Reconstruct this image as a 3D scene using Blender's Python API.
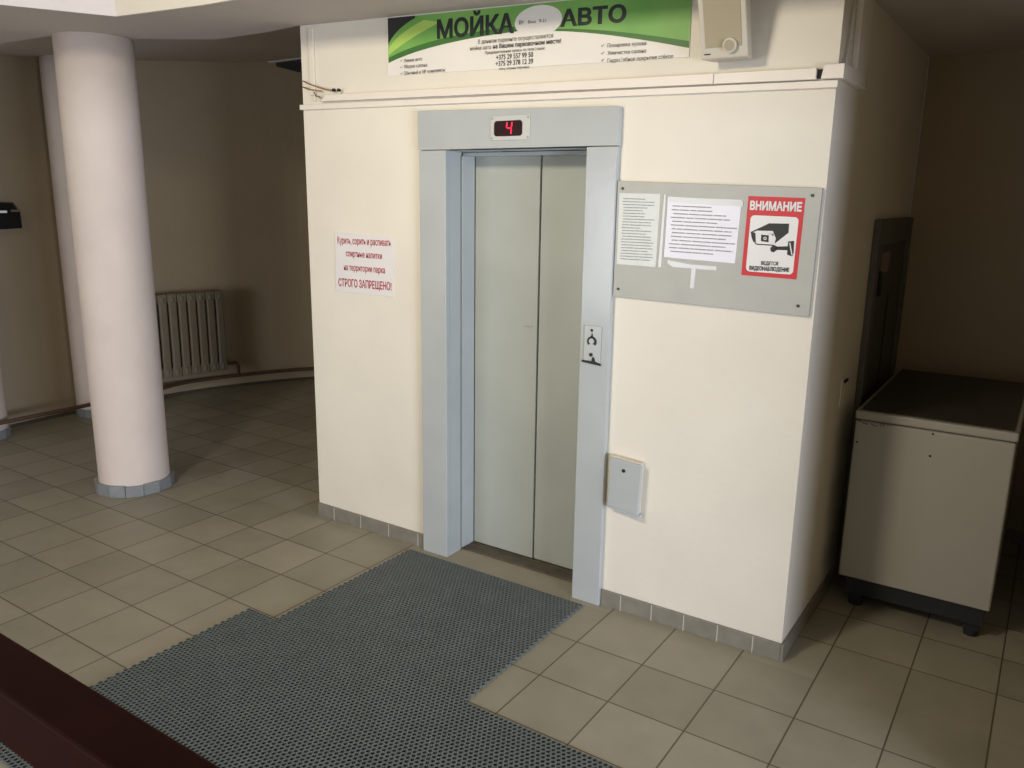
import bpy, bmesh, math, random
from mathutils import Vector, Matrix
random.seed(4)
for o in list(bpy.data.objects): bpy.data.objects.remove(o)
S = bpy.context.scene
COL = S.collection

# ------------------------------------------------------------------ camera
CAM = Vector((0.74108, -3.12525, 1.84284))
YAW, PIT, ROL, FPX = -0.587896, 0.226744, 0.014549, 815.61
fw = Vector((math.sin(YAW)*math.cos(PIT), math.cos(YAW)*math.cos(PIT), -math.sin(PIT)))
r0 = Vector((math.cos(YAW), -math.sin(YAW), 0)); u0 = r0.cross(fw)
rt = r0*math.cos(ROL) + u0*math.sin(ROL); up = -r0*math.sin(ROL) + u0*math.cos(ROL)
cd = bpy.data.cameras.new('camera'); cam = bpy.data.objects.new('camera', cd); COL.objects.link(cam)
m = Matrix((rt, up, -fw)).transposed().to_4x4(); m.translation = CAM
cam.matrix_world = m
cd.sensor_fit = 'HORIZONTAL'; cd.sensor_width = 36; cd.lens = 36*FPX/1024; cd.clip_start = .02
S.camera = cam
S.view_settings.view_transform = 'Standard'; S.view_settings.look = 'None'
S.view_settings.gamma = 1; S.view_settings.use_curve_mapping = False
S.view_settings.exposure = -0.28

# ------------------------------------------------------------------ light
w = bpy.data.worlds.new('world'); S.world = w; w.use_nodes = True
w.node_tree.nodes['Background'].inputs[0].default_value = (.55, .65, .8, 1)
w.node_tree.nodes['Background'].inputs[1].default_value = 0.25
def area(name, loc, target, sx, sy, power, col, spread=180):
    l = bpy.data.lights.new(name, 'AREA'); l.shape = 'RECTANGLE'; l.size = sx; l.size_y = sy
    l.energy = power; l.color = col; l.spread = math.radians(spread)
    o = bpy.data.objects.new(name, l); COL.objects.link(o); o.location = loc
    d = Vector(target) - Vector(loc); o.rotation_euler = d.to_track_quat('-Z', 'Y').to_euler()
    return o
# daylight through the window on the right, the left rear glazing, a warm lamp in the stairwell, and an added frontal fill
area('right_window_daylight', (4.9, -3.3, 1.15), (0, -3.3, 1.15), 2.8, 1.5, 470, (.76, .83, 1.0))
area('left_glazing_daylight', (-3.65, -6.9, 1.25), (-3.65, 0, 1.25), 2.1, 1.9, 112, (.90, .92, 1.0))
area('entrance_fill', (-.9, -6.9, 1.15), (-.9, 0, 1.15), 1.3, 1.7, 16, (.88, .91, 1.0))  # added frontal fill for the hall wall and column, set at the rear door
area('stairwell_lamp', (-1.6, -3.8, 3.22), (-1.5, 0, 1.75), .6, .35, 37, (1.0, .88, .68), 105)

# ------------------------------------------------------------------ helpers
def ray(px, py):
    return fw + rt*((px-512)/FPX) - up*((py-384)/FPX)
def P(px, py, ax, val):            # point of the plane ax = val seen at a pixel
    q = ray(px, py); i = 'xyz'.index(ax); s = (val-CAM[i])/q[i]
    return CAM + q*s
def W(px, py, y=0.0):
    p = P(px, py, 'y', y); return (p.x, p.z)

class MB:
    def __init__(s): s.v = []; s.f = []
    def add(s, vs, fs):
        n = len(s.v); s.v += [tuple(v) for v in vs]; s.f += [tuple(i+n for i in f) for f in fs]
    def box(s, x0, x1, y0, y1, z0, z1):
        if x0 > x1: x0, x1 = x1, x0
        if y0 > y1: y0, y1 = y1, y0
        if z0 > z1: z0, z1 = z1, z0
        s.add([(x0,y0,z0),(x1,y0,z0),(x1,y1,z0),(x0,y1,z0),(x0,y0,z1),(x1,y0,z1),(x1,y1,z1),(x0,y1,z1)],
              [(0,3,2,1),(4,5,6,7),(0,1,5,4),(1,2,6,5),(2,3,7,6),(3,0,4,7)])
    def wall_prism(s, pts, y0, y1):      # polygon in (x, z), from y0 (front) to y1
        n = len(pts)
        a = sum(pts[i][0]*pts[(i+1)%n][1]-pts[(i+1)%n][0]*pts[i][1] for i in range(n))
        if a < 0: pts = pts[::-1]
        s.add([(x,y0,z) for x,z in pts]+[(x,y1,z) for x,z in pts],
              [tuple(range(n)), tuple(range(2*n-1, n-1, -1))]+[(i, i+n, (i+1)%n+n, (i+1)%n) for i in range(n)])
    def floor_prism(s, pts, z0, z1):     # polygon in (x, y)
        n = len(pts)
        a = sum(pts[i][0]*pts[(i+1)%n][1]-pts[(i+1)%n][0]*pts[i][1] for i in range(n))
        if a < 0: pts = pts[::-1]
        s.add([(x,y,z0) for x,y in pts]+[(x,y,z1) for x,y in pts],
              [tuple(range(n-1,-1,-1)), tuple(range(n, 2*n))]+[(i, (i+1)%n, (i+1)%n+n, i+n) for i in range(n)])
    def tube(s, pts, r, n=10):
        pts = [Vector(p) for p in pts]; rings = []
        for i, p in enumerate(pts):
            t = (pts[min(i+1, len(pts)-1)] - pts[max(i-1, 0)]).normalized()
            a = t.cross(Vector((0,0,1)))
            if a.length < .1: a = t.cross(Vector((1,0,0)))
            a.normalize(); b = t.cross(a)
            rings.append([p + (a*math.cos(k*2*math.pi/n) + b*math.sin(k*2*math.pi/n))*r for k in range(n)])
        vs = [v for rg in rings for v in rg]; fs = []
        for i in range(len(pts)-1):
            for k in range(n):
                fs.append((i*n+k, i*n+(k+1)%n, (i+1)*n+(k+1)%n, (i+1)*n+k))
        fs.append(tuple(range(n-1,-1,-1))); fs.append(tuple((len(pts)-1)*n+k for k in range(n)))
        s.add(vs, fs)
    def cyl(s, c, ax, r, h, n=24):
        c = Vector(c); d = {'x': Vector((1,0,0)), 'y': Vector((0,1,0)), 'z': Vector((0,0,1))}[ax]
        s.tube([c, c+d*h], r, n)
    def build(s, name, mat, parent=None, bevel=0, smooth=False, seg=2):
        me = bpy.data.meshes.new(name); me.from_pydata(s.v, [], s.f); me.update()
        bm = bmesh.new(); bm.from_mesh(me); bmesh.ops.recalc_face_normals(bm, faces=bm.faces[:]); bm.to_mesh(me); bm.free()
        me.materials.append(mat)
        o = bpy.data.objects.new(name, me); COL.objects.link(o)
        if parent: o.parent = parent
        if bevel:
            b = o.modifiers.new('bevel', 'BEVEL'); b.width = bevel; b.segments = seg; b.limit_method = 'ANGLE'
            b.harden_normals = False
        if smooth:
            for p in me.polygons: p.use_smooth = len(p.vertices) == 4
        return o
def tag(o, label, cat, group=None):
    o['label'] = label; o['category'] = cat
    if group: o['group'] = group
    return o
def empty(name, loc, label, cat, group=None):
    o = bpy.data.objects.new(name, None); COL.objects.link(o); o.location = (0,0,0)
    o['base'] = loc
    return tag(o, label, cat, group)
def struct(o):
    o['kind'] = 'structure'; return o
def rebase(root, loc):             # move the Empty to the thing's base, parts stay where they are
    root.location = loc
    for ch in root.children: ch.location = ch.location - Vector(loc)
    if 'base' in root: del root['base']

# ------------------------------------------------------------------ materials
def lin(c):
    return tuple(((x/255)/12.92 if x/255 <= .04045 else ((x/255+.055)/1.055)**2.4) for x in c)+(1,)
def mat(name, rgb, rough=.6, metal=0, noise=0, nscale=8, bump=0, bscale=60, spec=.5, coat=0, rgb2=None):
    mt = bpy.data.materials.new(name); mt.use_nodes = True; nt = mt.node_tree; N = nt.nodes; L = nt.links
    b = N['Principled BSDF']; c = lin(rgb)
    b.inputs['Base Color'].default_value = c; b.inputs['Roughness'].default_value = rough
    b.inputs['Metallic'].default_value = metal; b.inputs['Specular IOR Level'].default_value = spec
    b.inputs['Coat Weight'].default_value = coat
    tc = N.new('ShaderNodeTexCoord')
    if noise:
        n = N.new('ShaderNodeTexNoise'); n.inputs['Scale'].default_value = nscale; n.inputs['Detail'].default_value = 6
        L.new(tc.outputs['Object'], n.inputs['Vector'])
        r = N.new('ShaderNodeValToRGB'); r.color_ramp.elements[0].position = .3; r.color_ramp.elements[1].position = .7
        c2 = lin(rgb2) if rgb2 else tuple(x*(1-noise) for x in c[:3])+(1,)
        r.color_ramp.elements[0].color = c2; r.color_ramp.elements[1].color = c
        L.new(n.outputs['Fac'], r.inputs['Fac']); L.new(r.outputs['Color'], b.inputs['Base Color'])
        mt['ramp'] = 1
    if bump:
        n2 = N.new('ShaderNodeTexNoise'); n2.inputs['Scale'].default_value = bscale; n2.inputs['Detail'].default_value = 4
        L.new(tc.outputs['Object'], n2.inputs['Vector'])
        bp = N.new('ShaderNodeBump'); bp.inputs['Strength'].default_value = bump; bp.inputs['Distance'].default_value = .004
        L.new(n2.outputs['Fac'], bp.inputs['Height']); L.new(bp.outputs['Normal'], b.inputs['Normal'])
    return mt
M = {}
M['wall'] = mat('cream_wall_paint', (229,223,208), .62, noise=.07, nscale=2.2, bump=.35, bscale=25, spec=.3)
M['hallwall'] = mat('tan_wall_paint', (176,161,134), .7, noise=.08, nscale=1.5, bump=.4, bscale=20, spec=.2)
M['column'] = mat('white_column_paint', (226,212,200), .6, noise=.09, nscale=3.5, bump=.5, bscale=18, spec=.3)
M['ceiling'] = mat('ceiling_paint', (205,196,188), .85, noise=.05, nscale=1.5, spec=.1)
M['fascia'] = mat('white_fascia_paint', (232,226,224), .7, noise=.03)
M['steel'] = mat('grey_portal_paint', (180,185,184), .17, noise=.07, nscale=5, bump=.12, bscale=30)
M['doorpaint'] = mat('grey_green_door_paint', (172,176,166), .32, noise=.10, nscale=3, bump=.06, bscale=25)
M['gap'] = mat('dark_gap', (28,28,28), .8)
M['sill'] = mat('worn_sill_metal', (105,95,80), .5, metal=.4, noise=.4, nscale=14, bump=.3, bscale=40)
M['rubber'] = mat('grey_rubber', (106,113,111), .55, noise=.15, nscale=9)
M['holeshade'] = mat('hole_shade', (10,11,12), .9)  # near-black hole bottoms, the shade inside the cells put into the colour
M['board'] = mat('grey_board_paint', (178,178,170), .45, noise=.07, nscale=12, bump=.1)
M['trunk'] = mat('white_plastic_trunking', (232,224,212), .45, noise=.05, nscale=6)
M['white'] = mat('white_plastic', (206,200,184), .4)
M['plate'] = mat('pale_grey_plate', (192,194,188), .4)
M['hallskirt'] = mat('dark_hall_skirting', (84,78,66), .6, noise=.2)
M['grille'] = mat('beige_speaker_grille', (176,166,140), .6, bump=.5, bscale=500)
M['paper'] = mat('white_paper', (214,212,218), .35, noise=.03, nscale=20, bump=.3, bscale=30, coat=.5)
M['laminate'] = mat('laminated_paper', (192,195,184), .3, noise=.05, nscale=20, bump=.3, bscale=30, coat=.5)
M['print'] = mat('grey_print', (150,151,150), .7)
M['printdark'] = mat('dark_print', (92,88,84), .7)
M['black'] = mat('black_print', (26,30,30), .5)
M['red'] = mat('red_print', (196,38,46), .45)
M['crimson'] = mat('crimson_print', (170,36,60), .5)
M['signwhite'] = mat('white_sign', (226,224,222), .4, noise=.03)
M['banner'] = mat('white_banner_vinyl', (232,228,220), .5, noise=.03, nscale=4)
M['green'] = mat('green_banner_print', (136,188,96), .5, noise=.5, nscale=2.0, rgb2=(92,154,64))
M['lime'] = mat('lime_banner_print', (172,206,96), .5)
M['deepgreen'] = mat('deep_green_banner_print', (58,110,44), .5)
M['bannerblack'] = mat('black_banner_print', (30,34,34), .5)
M['dark'] = mat('black_plastic', (20,20,22), .4)
M['led'] = mat('display_window', (40,14,18), .2)
M['chrome'] = mat('button_metal', (178,182,178), .35, metal=.2)
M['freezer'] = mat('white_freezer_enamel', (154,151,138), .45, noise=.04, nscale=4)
M['freezerlid'] = mat('shaded_lid_top', (58,54,44), .5, noise=.3, nscale=10)  # unlit top of the lid, its shade put into the colour
M['castiron'] = mat('painted_cast_iron', (122,112,92), .55, noise=.1, nscale=10)
M['pipe'] = mat('brown_pipe_paint', (98,76,60), .5, noise=.15, nscale=10)
M['skirt'] = mat('grey_skirting_tile', (134,130,118), .4, noise=.2, nscale=14)
M['colskirt'] = mat('grey_column_tile', (142,146,146), .35, noise=.15, nscale=14)
M['grout'] = mat('pale_grout', (190,186,176), .8)
M['rail'] = mat('dark_varnished_wood', (52,18,12), .6, noise=.3, nscale=9, spec=.08)
M['iron'] = mat('black_iron', (24,22,22), .5)
M['metaldoor'] = mat('dark_grey_door_paint', (92,90,84), .5, noise=.12, nscale=5)
M['tape'] = mat('clear_tape', (198,200,194), .15)
M['screw'] = mat('screw_head', (70,66,60), .4, metal=.6)
M['wire'] = mat('tan_wire', (150,118,80), .6)
def emis(name, rgb, s):
    mt = bpy.data.materials.new(name); mt.use_nodes = True; b = mt.node_tree.nodes['Principled BSDF']
    b.inputs['Base Color'].default_value = lin(rgb); b.inputs['Emission Color'].default_value = lin(rgb)
    b.inputs['Emission Strength'].default_value = s; return mt
M['ledred'] = emis('red_led', (255,20,60), 2.5)
M['ledwhite'] = emis('pale_led', (200,200,205), .35)

# tiled floor
def tile_mat():
    mt = bpy.data.materials.new('beige_floor_tiles'); mt.use_nodes = True; nt = mt.node_tree; N = nt.nodes; L = nt.links
    b = N['Principled BSDF']
    g = N.new('ShaderNodeNewGeometry'); sep = N.new('ShaderNodeSeparateXYZ'); L.new(g.outputs['Position'], sep.inputs[0])
    def mth(op, a, c=None):
        n = N.new('ShaderNodeMath'); n.operation = op
        for i, v in enumerate((a, c)):
            if v is None: continue
            if isinstance(v, (int, float)): n.inputs[i].default_value = v
            else: L.new(v, n.inputs[i])
        return n.outputs[0]
    def ax(out, off, t):
        u = mth('DIVIDE', mth('SUBTRACT', out, off), t)
        fl = mth('FLOOR', u); fr = mth('SUBTRACT', u, fl)
        return fl, mth('ABSOLUTE', mth('SUBTRACT', fr, .5))
    fx, dx = ax(sep.outputs['X'], -.753, .302); fy, dy = ax(sep.outputs['Y'], -.357, .301)
    # the cut row against the elevator wall has no joint of its own
    yy_ = sep.outputs['Y']; cut = mth('MULTIPLY', mth('GREATER_THAN', yy_, -.2), mth('LESS_THAN', yy_, .05))
    dy = mth('MULTIPLY', dy, mth('SUBTRACT', 1.0, cut))
    d = mth('MAXIMUM', dx, dy)
    grout = mth('GREATER_THAN', d, .5-.0052)
    soft = N.new('ShaderNodeMapRange'); soft.inputs[1].default_value = .485; soft.inputs[2].default_value = .4975
    L.new(d, soft.inputs[0])
    comb = N.new('ShaderNodeCombineXYZ'); L.new(fx, comb.inputs[0]); L.new(fy, comb.inputs[1])
    wn = N.new('ShaderNodeTexWhiteNoise'); wn.noise_dimensions = '3D'; L.new(comb.outputs[0], wn.inputs['Vector'])
    no = N.new('ShaderNodeTexNoise'); no.inputs['Scale'].default_value = 5; no.inputs['Detail'].default_value = 8
    L.new(g.outputs['Position'], no.inputs['Vector'])
    fac = mth('ADD', mth('MULTIPLY', wn.outputs['Value'], .35), mth('MULTIPLY', no.outputs['Fac'], .65))
    r = N.new('ShaderNodeValToRGB'); r.color_ramp.elements[0].position = .25; r.color_ramp.elements[1].position = .75
    r.color_ramp.elements[0].color = lin((145,140,122)); r.color_ramp.elements[1].color = lin((165,159,141))
    L.new(fac, r.inputs['Fac'])
    mx = N.new('ShaderNodeMix'); mx.data_type = 'RGBA'; L.new(soft.outputs[0], mx.inputs[0])
    L.new(r.outputs['Color'], mx.inputs[6]); mx.inputs[7].default_value = lin((78,70,54))
    L.new(mx.outputs[2], b.inputs['Base Color'])
    rr = N.new('ShaderNodeMapRange'); L.new(no.outputs['Fac'], rr.inputs[0]); rr.inputs[3].default_value = .36; rr.inputs[4].default_value = .55; b.inputs['Specular IOR Level'].default_value = .3
    L.new(rr.outputs[0], b.inputs['Roughness'])
    bp = N.new('ShaderNodeBump'); bp.inputs['Strength'].default_value = .6; bp.inputs['Distance'].default_value = .002
    inv = mth('SUBTRACT', 1.0, grout); L.new(inv, bp.inputs['Height']); L.new(bp.outputs['Normal'], b.inputs['Normal'])
    return mt
M['tiles'] = tile_mat()

# ------------------------------------------------------------------ the setting
def z_soffit(x): return 2.68 if x < -2.7 else max(2.60, 2.60 - .0296*x)
mb = MB(); mb.box(-7.2, 5.2, -7.1, 5.0, -.1, 0); struct(mb.build('floor', M['tiles']))

# wall around the elevator shaft
OX0, OX1, OZ = -1.713, -.967, 2.045
LX = -2.685
mb = MB()
mb.box(LX, OX0-.012, 0, .22, 0, 4.4); mb.box(OX1+.012, 0, 0, .22, 0, 4.4); mb.box(OX0-.012, OX1+.012, 0, .22, OZ+.012, 4.4)
struct(mb.build('wall_front', M['wall']))
mb = MB(); mb.box(-.2, 0, .2201, 1.95, 0, 4.4); struct(mb.build('wall_right', M['wall']))
mb = MB(); mb.box(LX, LX+.2, .2201, 4.2, 0, 4.4); struct(mb.build('wall_shaft', M['wall']))
mb = MB(); mb.box(0.0005, .89, 1.95, 2.15, 0, 4.4); struct(mb.build('wall_back', M['hallwall']))
mb = MB(); mb.box(.8905, 5.0, -.535, 2.15, 0, 4.4); struct(mb.build('wall_far_right', M['hallwall']))
mb = MB(); mb.box(5.0, 5.15, -7.1, -4.8, 0, 4.4); mb.box(5.0, 5.15, -1.8, -.535, 0, 4.4); mb.box(5.0, 5.15, -4.8, -1.8, 0, .35); mb.box(5.0, 5.15, -4.8, -1.8, 1.95, 4.4); struct(mb.build('wall_outer_right', M['hallwall']))
mb = MB(); mb.box(1.05, 1.25, -6.949, -.536, 2.05, 2.599); mb.box(1.05, 1.25, -6.949, -.61, 2.599, 4.39); struct(mb.build('wall_light_baffle', M['hallwall']))  # unseen header, added to keep window light off the upper walls
mb = MB()
for y in (-4.8,-3.83,-2.85,-1.86): mb.box(5.05, 5.12, y, y+.06, .35, 1.95)
for z in (.35,1.89): mb.box(5.05, 5.12, -4.74, -1.86, z, z+.06)
struct(mb.build('window_2', M['white']))
# shaft behind the doors
mb = MB(); mb.box(OX0-.05, OX1+.05, .5, .55, 0, 2.3); struct(mb.build('wall_shaft_back', M['gap']))

# curved hall wall
ctrl = [(-5.95,-6.9),(-5.96,-3.5),(-5.96,-1.2),(-5.98,-.3),(-6.02,.4),(-5.90,1.31),(-5.72,1.92),(-5.41,2.51),(-4.9,3.15),(-4.2,3.65),(-3.4,3.95),(-2.6,4.05)]
def catmull(p, k=6):
    out = []
    for i in range(len(p)-1):
        a = p[max(i-1,0)]; b = p[i]; c = p[i+1]; d = p[min(i+2,len(p)-1)]
        for j in range(k):
            t = j/k
            out.append(tuple(.5*((2*b[q])+(-a[q]+c[q])*t+(2*a[q]-5*b[q]+4*c[q]-d[q])*t*t+(-a[q]+3*b[q]-3*c[q]+d[q])*t**3) for q in (0,1)))
    return out+[p[-1]]
curve = catmull(ctrl)
def offs(line, d):                # shift to the room's side
    out = []
    for i, p in enumerate(line):
        a = line[max(i-1,0)]; b = line[min(i+1,len(line)-1)]
        tx, ty = b[0]-a[0], b[1]-a[1]; l = math.hypot(tx,ty); out.append((p[0]+ty/l*d, p[1]-tx/l*d))
    return out
mb = MB(); mb.floor_prism(curve+offs(curve,-.2)[::-1], 0, 4.4); struct(mb.build('wall_left', M['hallwall']))
mb = MB(); mb.floor_prism(offs(curve,.012)+offs(curve,.0005)[::-1], 0, .025); struct(mb.build('baseboard_left', M['hallskirt']))

# rear wall with two glazed openings
mb = MB()
mb.box(-6.15, -4.75, -7.1, -6.95, 0, 4.4); mb.box(-4.75, -2.55, -7.1, -6.95, 0, .25); mb.box(-4.75, -2.55, -7.1, -6.95, 2.25, 4.4)
mb.box(-2.55, -1.6, -7.1, -6.95, 0, 4.4); mb.box(-1.6, -.2, -7.1, -6.95, 2.25, 4.4); mb.box(-.2, 5.15, -7.1, -6.95, 0, 4.4)
struct(mb.build('wall_rear', M['hallwall']))
mb = MB()
for x in (-4.75,-3.68,-2.61): mb.box(x, x+.06, -7.08, -7.0, .25, 2.25)
for z in (.25,2.19): mb.box(-4.69, -2.61, -7.08, -7.0, z, z+.06)
struct(mb.build('window_1', M['white']))
mb = MB()
for x in (-1.6,-.93,-.26): mb.box(x, x+.06, -7.08, -7.0, 0, 2.25)
for z in (0,2.19): mb.box(-1.54, -.26, -7.08, -7.0, z, z+.06)
struct(mb.build('door_2', M['white']))

# ceilings: low soffit around the open stairwell, higher ceiling in the curved hall
T = .02
mb = MB()
def slab(pts, fz, top):
    n = len(pts)
    if sum(pts[i][0]*pts[(i+1)%n][1]-pts[(i+1)%n][0]*pts[i][1] for i in range(n)) < 0: pts = pts[::-1]
    mb.add([(x,y,fz(x,y)) for x,y in pts]+[(x,y,top) for x,y in pts],
           [tuple(range(n-1,-1,-1)), tuple(range(n,2*n))]+[(i,(i+1)%n,(i+1)%n+n,i+n) for i in range(n)])
FY = -.56
slab([(0,FY),(5.0,FY),(5.0,-.536),(.89,-.536),(.89,-.0005),(0,-.0005)], lambda x,y: 2.60, 4.39)
slab([(-2.7,FY),(0,FY),(0,-.0005),(-2.7,-.0005)], lambda x,y: z_soffit(x), 4.39)
slab([(-3.30,FY-.06),(-2.7,FY),(-2.7,-.0005),(-3.0,.03),(-3.4,.03),(-3.8,-.2)], lambda x,y: 2.68, 4.39)
slab([(-3.8,-.2),(-4.11,-.5),(-5.94,-.6),(-5.94,-2.0),(-4.05,-2.0),(-3.30,FY-.06)], lambda x,y: 2.68, 4.39)
slab([(-5.94,-2.0),(-4.05,-2.0),(-5.3,-4.3),(-5.3,-6.94),(-5.94,-6.94)], lambda x,y: 2.68, 4.39)
struct(mb.build('ceiling', M['ceiling']))
mb = MB()
slab([(-6.2,-.58),(-4.12,-.49),(-3.8,-.19),(-3.4,.04),(-2.69,.04),(-2.69,4.3),(-6.2,4.3)], lambda x,y: 2.79+.1*max(y,-.6), 4.38)
struct(mb.build('ceiling_hall', M['ceiling']))
mb = MB(); mb.box(0.001, .89, 0, 1.949, 2.6, 4.38); struct(mb.build('ceiling_alcove', M['ceiling']))
mb = MB(); mb.box(-6.2, 5.15, -7.1, 4.3, 4.4, 4.5); struct(mb.build('ceiling_stairwell', M['ceiling']))
# painted fascias of the stairwell opening
mb = MB(); mb.box(-3.29, 2.59, FY-.012, FY-.001, 0, 0)
mb = MB(); mb.add([(-3.30,FY-.061,2.675),(-2.7,FY-.001,2.675),(4.99,FY-.001,2.6),(4.99,FY-.001,4.39),(-2.7,FY-.001,4.39),(-3.3,FY-.061,4.39),
                   (-3.295,FY-.075,2.675),(-2.7,FY-.015,2.675),(4.99,FY-.015,2.6),(4.99,FY-.015,4.39),(-2.7,FY-.015,4.39),(-3.295,FY-.075,4.39)],
                  [(0,1,4,5),(1,2,3,4),(6,7,10,11),(7,8,9,10),(0,6,7,1),(1,7,8,2),(5,4,10,11),(4,3,9,10),(0,5,11,6),(2,8,9,3)])
struct(mb.build('trim_1', M['wall']))
mb = MB()
a = (-3.30,FY-.062); b = (-5.29,-4.29); d = Vector((b[0]-a[0], b[1]-a[1])).normalized(); n = (-d.y*.014, d.x*.014)
mb.floor_prism([a, b, (b[0]+n[0], b[1]+n[1]), (a[0]+n[0], a[1]+n[1])], 2.675, 4.39)
struct(mb.build('trim_2', M['fascia']))

# tiled skirting round the shaft: tiles with pale joints
def skirting(name, x0, x1, step, off):
    mb = MB(); mb.box(x0, x1, -.012, -.0005, 0, .078); o = struct(mb.build(name, M['skirt'], bevel=.002))
    g = MB(); x = x0+off
    while x < x1-.02:
        g.box(x-.002, x+.002, -.0128, -.0119, .001, .077); x += step
    q = g.build('tile_joint', M['grout'], o)
skirting('baseboard_front', OX1+.145, .0, .152, .10)
skirting('baseboard_front_left', LX, -1.874, .21, .13)
mb = MB(); mb.box(.0005, .012, -.012, .96, 0, .078); mb.box(.0005, .012, 1.88, 1.949, 0, .078); struct(mb.build('baseboard_right', M['skirt'], bevel=.002))
mb = MB(); mb.box(.013, .889, 1.937, 1.9495, 0, .078); struct(mb.build('baseboard_back', M['skirt'], bevel=.002))

# dark metal service door in the right wall
dr = empty('door_1', (0,1.41,0), '', ''); del dr['label']; del dr['category']; struct(dr)
mb = MB()
mb.box(.001, .03, .95, 1.88, 1.64, 1.76); mb.box(.001, .03, .95, 1.03, 0, 1.64); mb.box(.001, .03, 1.80, 1.88, 0, 1.64)
mb.build('door_frame', M['metaldoor'], dr, bevel=.003)
mb = MB(); mb.box(.001, .016, 1.031, 1.799, 0, 1.638); mb.build('door_leaf', mat('door_leaf_paint', (74,72,66), .5, noise=.1), dr, bevel=.002)
mb = MB(); mb.box(.0162, .019, 1.42, 1.44, .75, 1.38); mb.build('slot', M['gap'], dr)
mb = MB(); mb.box(.0162, .04, 1.06, 1.085, 1.40, 1.52); mb.build('handle', M['gap'], dr, bevel=.004)
mb = MB(); mb.box(.0162, .0175, 1.16, 1.36, 1.50, 1.60); mb.build('door_notice', mat('faded_pink_paper', (140,122,118), .7), dr)
rebase(dr, (0,1.41,0))

# ------------------------------------------------------------------ columns
def column(cx, cy, r, top, label, skirt, rs):
    c = empty('round_column', (cx,cy,0), label, 'column')
    mb = MB(); N = 64; hs = [0,.06]+[.3*i for i in range(1, int(top/.3))]+[top]
    vs = []; fs = []
    for h in hs:
        for k in range(N):
            a = k*2*math.pi/N; rr = r
            vs.append((cx+rr*math.cos(a), cy+rr*math.sin(a), h))
    for i in range(len(hs)-1):
        for k in range(N): fs.append((i*N+k, i*N+(k+1)%N, (i+1)*N+(k+1)%N, (i+1)*N+k))
    fs.append(tuple(range(N-1,-1,-1))); fs.append(tuple((len(hs)-1)*N+k for k in range(N)))
    mb.add(vs, fs); mb.build('shaft', M['column'], c, smooth=True)
    if skirt:
        mb = MB(); n = 14
        for k in range(n):
            a0 = (k+.02)*2*math.pi/n+.1; a1 = (k+.98)*2*math.pi/n+.1
            j = random.uniform(-.002, .003)
            mb.floor_prism([(cx+q*math.cos(a), cy+q*math.sin(a)) for q, a in ((rs+j,a0),(rs+j,a1),(r-.01,a1),(r-.01,a0))], 0, .07+random.uniform(-.004,.004))
        mb.build('tile_skirting', M['colskirt'], c, bevel=.002)
        mb = MB(); vs = []
        mb.tube([(cx,cy,.0005),(cx,cy,.066)], rs-.012, 56); mb.build('mortar', M['grout'], c)
    rebase(c, (cx,cy,0)); return c
column(-4.0, -.345, .208, 2.679, 'large round white column standing free on the tiled floor, grey tile skirting', True, .232)
column(-5.87, .535, .205, 2.83, 'round white column at the hall wall, half hidden behind the large free-standing column', True, .215)
column(-5.90, -.44, .205, 2.73, 'round white column at the left edge of the view, against the hall wall', True, .215)

# ------------------------------------------------------------------ heating
base = [p for p in curve if -6.9 < p[1]]
pl = [q for q in offs(base, .075)]
# the pipe runs straight in front of the two wall columns, then follows the curve
def pipe_pt(p):
    x, y = p; k = min(1, max(0, (1.45-y)/.75)); k = k*k*(3-2*k)
    return (x*(1-k)+max(x, -5.635)*k, y, .125+.024*k)
dense = []
for i in range(len(pl)-1):
    for j in range(4):
        t = j/4; dense.append((pl[i][0]*(1-t)+pl[i+1][0]*t, pl[i][1]*(1-t)+pl[i+1][1]*t))
mb = MB(); mb.tube([pipe_pt(p) for p in dense if p[1] > -3 and p[0] < -2.9], .016)
tag(mb.build('heating_pipe', M['pipe'], smooth=True), 'brown heating pipe running low along the curved hall wall, in front of the wall columns', 'pipe')

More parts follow.
